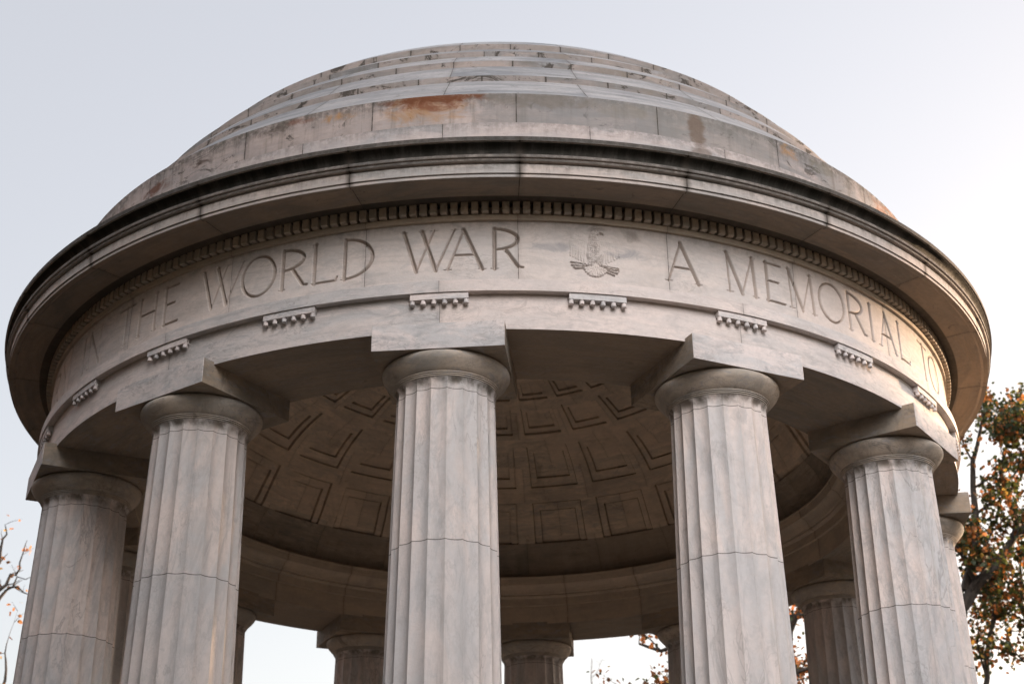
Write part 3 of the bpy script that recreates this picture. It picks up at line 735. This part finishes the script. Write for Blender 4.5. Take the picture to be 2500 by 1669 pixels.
class Tree:
    def __init__(s, seed): s.rg = random.Random(seed); s.V = []; s.F = []; s.tips = []; s.LV = []; s.LF = []; s.LC = []
    def tube(s, pts, rads):
        n = 6 if rads[0] > .04 else 4 if rads[0] > .015 else 3
        b0 = len(s.V)
        for i, p in enumerate(pts):
            d = (pts[min(i+1, len(pts)-1)]-pts[max(i-1, 0)]).normalized()
            a = d.orthogonal().normalized(); b_ = d.cross(a)
            for k in range(n):
                t_ = 2*math.pi*k/n; s.V.append(p + (a*math.cos(t_)+b_*math.sin(t_))*rads[i])
        for i in range(len(pts)-1):
            for k in range(n): s.F.append((b0+i*n+k, b0+i*n+(k+1) % n, b0+(i+1)*n+(k+1) % n, b0+(i+1)*n+k))
    def limb(s, pts, r0, r1, density=1.0, depth=2, lmin=.5, child=1.0):
        """a limb through the given points; sprouts children"""
        rg = s.rg; P = [Vector(p) for p in pts]
        out = []
        for i in range(len(P)-1):
            m = max(2, int((P[i+1]-P[i]).length/.5))
            for j in range(m):
                q = P[i].lerp(P[i+1], j/m); out.append(q + Vector((rg.gauss(0, .03), rg.gauss(0, .03), rg.gauss(0, .03))))
        out.append(P[-1]); n = len(out)
        rads = [r0+(r1-r0)*i/(n-1) for i in range(n)]
        s.tube(out, rads)
        if depth > 0:
            for i in range(1, n):
                if rg.random() < .62*density:
                    d = (out[i]-out[i-1]).normalized()
                    v = Vector((rg.gauss(0, 1), rg.gauss(0, 1), rg.gauss(0, .7))).normalized()
                    s.branch(out[i], (d*.55+v*.75+Vector((0, 0, .22))).normalized(), max(lmin, child*rg.uniform(.7, 1.9)), rads[i]*.55, depth-1)
        return out
    def branch(s, p, d, L, r, depth):
        rg = s.rg; n = max(3, int(L/.28)); pts = [p.copy()]; dd = d.copy()
        r = min(max(r, .008), .06)
        for i in range(n):
            dd = (dd + Vector((rg.gauss(0, .16), rg.gauss(0, .16), rg.gauss(.02, .13)))).normalized(); pts.append(pts[-1]+dd*(L/n))
        rads = [r*(1-.75*i/n) for i in range(n+1)]
        s.tube(pts, rads)
        for i in range(1, n+1):
            if depth > 0 and rg.random() < .75:
                v = Vector((rg.gauss(0, 1), rg.gauss(0, 1), rg.gauss(0, .7))).normalized()
                s.branch(pts[i], (dd*.6+v*.8).normalized(), L*rg.uniform(.35, .62), rads[i]*.7, depth-1)
            if depth <= 1: s.tips.append((pts[i], dd.copy()))
    def leaves(s, per, size, colors, spread=.22, keep=None):
        rg = s.rg
        for p, d in s.tips:
            if keep and not keep(p): continue
            w = [c[0](p) if callable(c[0]) else c[0] for c in colors]
            for _ in range(per if isinstance(per, int) else (int(per) + (rg.random() < per-int(per)))):
                q = p + Vector((rg.gauss(0, spread), rg.gauss(0, spread), rg.gauss(-.04, spread)))
                a = Vector((rg.gauss(0, 1), rg.gauss(0, 1), rg.gauss(-.4, .8))).normalized(); b_ = a.cross(Vector((rg.gauss(0, 1), rg.gauss(0, 1), rg.gauss(0, 1)))).normalized()
                c_ = a.cross(b_)
                L = size*rg.uniform(.6, 1.25); W = L*.36
                b0 = len(s.LV)
                s.LV += [q, q+a*L*.35+b_*W+c_*W*.3, q+a*L*.75+b_*W*.7, q+a*L, q+a*L*.72-b_*W*.75, q+a*L*.3-b_*W+c_*W*.3]
                s.LF.append((b0, b0+1, b0+2, b0+3, b0+4, b0+5))
                t_ = rg.random()*sum(w); k = 0
                while t_ > w[k] and k < len(w)-1: t_ -= w[k]; k += 1
                c = colors[k][1]; f = rg.uniform(.7, 1.35)
                s.LC += [(c[0]*f, c[1]*f, c[2]*f, 1)]*6
    def build(s, name, label, cat, base, group=None):
        root = thing(name, label, cat, base, group); B = Vector(base)
        obj('trunk', mesh_from(name+'_trunk', [v-B for v in s.V], s.F, smooth=60), BARK, root)
        if s.LV:
            me = bpy.data.meshes.new(name+'_crown'); me.from_pydata([tuple(v-B) for v in s.LV], [], s.LF)
            ca = me.color_attributes.new('tint', 'FLOAT_COLOR', 'POINT'); ca.data.foreach_set('color', np.array(s.LC, dtype=np.float32).ravel())
            me.update(); obj('crown', me, LEAF, root)
        return root
GREEN, DGREEN, BROWN, ORANGE, GOLD = (.075, .085, .020), (.028, .040, .014), (.16, .065, .022), (.42, .14, .035), (.42, .25, .05)

def P3(lst, d): return [px(x, y, d) for x, y in lst]

# the big oak at the right edge
def oak():
    D0 = 34.0
    T_ = Tree(11)
    base = px(2150, 1300, D0); base.z = 0; base = Vector((base.x-.6, base.y, 0))
    fork = px(2345, 1490, D0)
    T_.limb([base, base+Vector((.3, 0, 2.6)), px(2290, 1700, D0), fork], .30, .17, depth=0)
    l1 = P3([(2345, 1490), (2385, 1425), (2443, 1371), (2480, 1308), (2560, 1260), (2640, 1190), (2700, 1120)], D0)
    T_.limb(l1, .155, .05, 1.2, 3, child=1.05)
    l2 = P3([(2360, 1440), (2378, 1363), (2377, 1256), (2379, 1128), (2396, 1040), (2405, 960)], D0)
    T_.limb(l2, .12, .02, .85, 2, child=.8)
    l3 = P3([(2480, 1308), (2470, 1230), (2440, 1150), (2460, 1080)], D0+.6)
    T_.limb(l3, .09, .03, 1.4, 3, child=1.0)
    l4 = P3([(2560, 1240), (2520, 1160), (2540, 1060)], D0-.5)
    T_.limb(l4, .09, .03, 1.4, 3, child=1.0)
    l5 = P3([(2405, 1700), (2408, 1600), (2430, 1510), (2422, 1427), (2450, 1340)], D0+1.5)
    T_.limb(l5, .07, .03, 1.0, 2, child=.9)
    l6 = P3([(2560, 1760), (2540, 1600), (2500, 1480), (2490, 1380)], D0+1.0)
    T_.limb(l6, .10, .03, 1.4, 3, child=1.1)
    l7 = P3([(2640, 1750), (2600, 1500), (2590, 1300)], D0)
    T_.limb(l7, .14, .04, 1.4, 3, child=1.3)
    # lower limb reaching behind the columns
    l8 = P3([(2290, 1700), (2180, 1650), (2080, 1610), (1985, 1630), (1930, 1640)], D0+.5)
    T_.limb(l8, .12, .05, 1.0, 2, child=.8)
    l9 = P3([(2280, 1600), (2180, 1530), (2060, 1500), (1960, 1503), (1900, 1512)], D0+.3)
    T_.limb(l9, .12, .06, .9, 2, child=.7)
    def wr(lo, hi): return lambda p: lo + (hi-lo)*min(1, max(0, (math.degrees(math.atan2(p.x, p.y-CAM.y))-17.3)/2.2))  # crown lighter and more orange to the left: backlight put into leaf colours
    T_.leaves(13, .135, [(wr(.5, 1.4), GREEN), (wr(.4, 2.6), DGREEN), (1.0, BROWN), (wr(2.2, .8), ORANGE), (wr(.8, .15), GOLD)], .15)
    T_.build('oak_tree', 'large oak with dark limbs and green and rust leaves at the right edge', 'tree', tuple(base))
oak()

def tree_generic(seed, base, height, name, label, cat, colors, per, leaf, lean=(0, 0), spreadk=1.0, limbs=9, first=.35, depth=3, r0=.2, group=None):
    T_ = Tree(seed); rg = T_.rg; B = Vector(base)
    pts = [B + Vector((lean[0]*q + rg.gauss(0, .12), lean[1]*q + rg.gauss(0, .12), height*q)) for q in (0, .2, .4, .6, .8, .97)]
    pts[0] = B
    T_.limb(pts, r0, .03, .4, 2, child=height*.08)
    for i in range(limbs):
        q = first + (.93-first)*i/max(1, limbs-1); k = q*5; j = min(int(k), 4)
        p = pts[j].lerp(pts[j+1], k-j) if j < 5 else pts[5]
        a = i*2.4 + rg.uniform(-.4, .4); L = height*spreadk*(.42-.25*q)*rg.uniform(.8, 1.2)
        e = [p, p+Vector((math.cos(a)*L*.5, math.sin(a)*L*.5, L*.38)), p+Vector((math.cos(a)*L, math.sin(a)*L, L*.85))]
        T_.limb(e, r0*(.62-.4*q), .018, 1.0, depth-1, child=height*.075)
    T_.leaves(per, leaf, colors, height*.018)
    return T_.build(name, label, cat, tuple(B), group)

# rust coloured tree seen through the columns on the right
def mid_tree():
    D0 = 30.0; T_ = Tree(23)
    b0 = px(1830, 1600, D0); base = Vector((b0.x, b0.y, 0))
    T_.limb([base, px(1850, 1790, D0), px(1800, 1650, D0), px(1830, 1560, D0)], .26, .12, depth=0)
    for l_ in ([(1800, 1650), (1740, 1600), (1670, 1560), (1610, 1580), (1560, 1570)], [(1830, 1560), (1880, 1520), (1935, 1505), (2000, 1500)],
               [(1850, 1790), (1760, 1720), (1660, 1690), (1600, 1660)], [(1850, 1720), (1930, 1640), (1990, 1625)], [(1935, 1505), (1935, 1580), (1950, 1650)],
               [(1670, 1560), (1640, 1530), (1600, 1545)]):
        T_.limb(P3(l_, D0), .08, .025, 1.15, 2, child=.62, lmin=.3)
    T_.leaves(6, .12, [(.4, GREEN), (1.4, BROWN), (2.2, ORANGE), (.5, GOLD), (.4, DGREEN)], .11)
    T_.build('rust_leaved_tree', 'small rust leaved tree seen through the gaps between the right hand columns', 'tree', tuple(base))
mid_tree()

# thin, nearly bare tree at the left edge
def left_tree():
    D0 = 32.0; T_ = Tree(37)
    b0 = px(-90, 1600, D0); base = Vector((b0.x, b0.y, 0))
    T_.limb([base, px(-95, 1760, D0), px(-60, 1560, D0), px(-50, 1400, D0)], .18, .07, depth=0)
    T_.limb(P3([(-70, 1560), (-10, 1475), (14, 1440), (40, 1430), (76, 1453)], D0), .055, .008, .5, 1, child=.3, lmin=.2)
    T_.limb(P3([(-70, 1540), (0, 1447), (24, 1405), (48, 1385), (52, 1350), (66, 1318)], D0), .05, .006, 1.1, 1, child=.28, lmin=.15)
    T_.limb(P3([(14, 1440), (50, 1412), (84, 1404)], D0), .03, .006, 1.0, 1, child=.22, lmin=.15)
    T_.limb(P3([(-50, 1400), (0, 1365), (10, 1320), (14, 1290), (16, 1278)], D0), .045, .004, 1.0, 1, child=.25, lmin=.2)
    T_.limb(P3([(-50, 1760), (0, 1690), (20, 1640), (18, 1590), (20, 1560)], D0), .05, .006, .9, 2, child=.4, lmin=.2)
    T_.limb(P3([(-50, 1790), (20, 1700), (44, 1655), (50, 1600)], D0), .05, .006, .9, 2, child=.35, lmin=.2)
    T_.limb(P3([(-50, 1400), (-30, 1300), (-40, 1180)], D0), .06, .01, .7, 2, child=.5)
    def keep(p):
        return T_.rg.random() < .75
    T_.leaves(.9, .11, [(1.4, (.55, .22, .08)), (.7, BROWN), (.35, GOLD), (.2, GREEN)], .07, keep)
    T_.build('sparse_tree', 'thin nearly bare tree with a few orange leaves at the left edge of the view', 'tree', tuple(base))
left_tree()

# faint bare tree seen low in the gap between the two rear columns
def bare_tree():
    D0 = 75.0; b0 = px(1440, 1650, D0); T_ = Tree(41); base = Vector((b0.x, b0.y, 0))
    top = px(1445, 1606, D0)
    T_.limb([base, base+Vector((0, 0, top.z*.55)), top], .2, .02, .6, 2, child=2.0)
    T_.build('bare_tree', 'distant leafless tree whose twig tips show in the gap right of centre', 'tree', tuple(base))
bare_tree()

# trees off to the right: they stand between the low sun and the columns
off = [((30, 24, 0), 7.6, 51), ((37, 32, 0), 8.4, 52), ((24, 17, 0), 6.4, 53)]
for (b_, h, sd), lb in zip(off, ('tall rust and green tree beyond the right side of the rotunda, middle of three', 'tallest and farthest of the three trees beyond the right side of the rotunda', 'shortest and nearest of the three trees beyond the right side of the rotunda')):
    tree_generic(sd, b_, h, 'park_tree', lb, 'tree',
                 [(1.0, GREEN), (1.0, BROWN), (.8, ORANGE)], 2.0, .26, limbs=12, first=.16, depth=3, r0=.24, spreadk=1.15, group='trees in the park right of the rotunda')

# oaks outside the picture shade the rotunda; the tallest two are added for this
for (b_, h, sd, sk, cols, lb) in (
        ((-16.5, -7, 0), 16, 61, .85, 0, 'tall autumn oak nearest the camera among those left of the rotunda'), ((-20, 3, 0), 18, 62, .8, 0, 'tallest autumn oak standing directly left of the rotunda'),
        ((-26, 11, 0), 15, 63, .8, 0, 'autumn oak at the far left, farthest from the camera'), ((-11.5, -10, 0), 14, 64, .85, 1, 'broad dark oak in front of the left columns'),
        ((-14.5, -18, 0), 16, 65, .85, 1, 'dark oak level with the camera on its left side'), ((-5.3, -23.5, 0), 25.0, 68, .52, 1, 'unseen very tall oak added behind the camera to shade the left columns'), ((-9.5, -22.5, 0), 23.0, 69, .5, 1, 'second unseen oak added behind the camera for shade, farther left'), ((13.5, -14, 0), 8.5, 66, .9, 0, 'low bushy oak right of the camera'),
        ((7.8, -13.2, 0), 11.5, 67, .48, 1, 'low dark oak just right of the camera')):
    tree_generic(sd, b_, h, 'park_oak', lb, 'tree', [(1.0, BROWN), (.8, ORANGE), (.5, GREEN)] if cols == 0 else [(1.0, DGREEN), (.5, GREEN), (.5, BROWN)], (2.6 if sd < 68 else 8), .42,
                 limbs=16, first=.10, depth=3, r0=.34, spreadk=sk, group='oaks standing round the rotunda')

# the wood that closes the park all round, below the edge of the picture
def wood():
    rg = random.Random(77); V, Fc, C = [], [], []
    for n_ in range(26000):
        a = rg.uniform(0, 2*math.pi) if n_ < 14000 else R(rg.uniform(10, 62)); r = rg.gauss(64, 2.2)
        deg = math.degrees(math.atan2(math.sin(a), -math.cos(a)))     # building azimuth
        top = 11.5 + 1.3*math.sin(a*9+1)+.9*math.sin(a*23)
        if 100 < deg < 152: top = 13.0 + .3*math.sin(a*31)+.25*math.sin(a*57)
        z = top*rg.random()**.8
        if 100 < deg < 152 and rg.random() < .0: continue
        p = Vector((r*math.sin(R(deg)), -r*math.cos(R(deg)), z))
        u = Vector((rg.gauss(0, 1), rg.gauss(0, 1), rg.gauss(0, 1))).normalized(); w = u.orthogonal().normalized()
        L = rg.uniform(.7, 1.5); b0 = len(V)
        V += [p, p+u*L*.5+w*L*.4, p+u*L, p+u*L*.5-w*L*.4]; Fc.append((b0, b0+1, b0+2, b0+3))
        c = rg.choice([GREEN, DGREEN, DGREEN, BROWN]); C += [(c[0]*.7, c[1]*.7, c[2]*.7, 1)]*4
    me = bpy.data.meshes.new('wood'); me.from_pydata([tuple(v) for v in V], [], Fc)
    ca = me.color_attributes.new('tint', 'FLOAT_COLOR', 'POINT'); ca.data.foreach_set('color', np.array(C, dtype=np.float32).ravel()); me.update()
    o = obj('woodland', me, LEAF); o['kind'] = 'stuff'; o['label'] = 'far-off wood closing the park all round'; o['category'] = 'woodland'
wood()
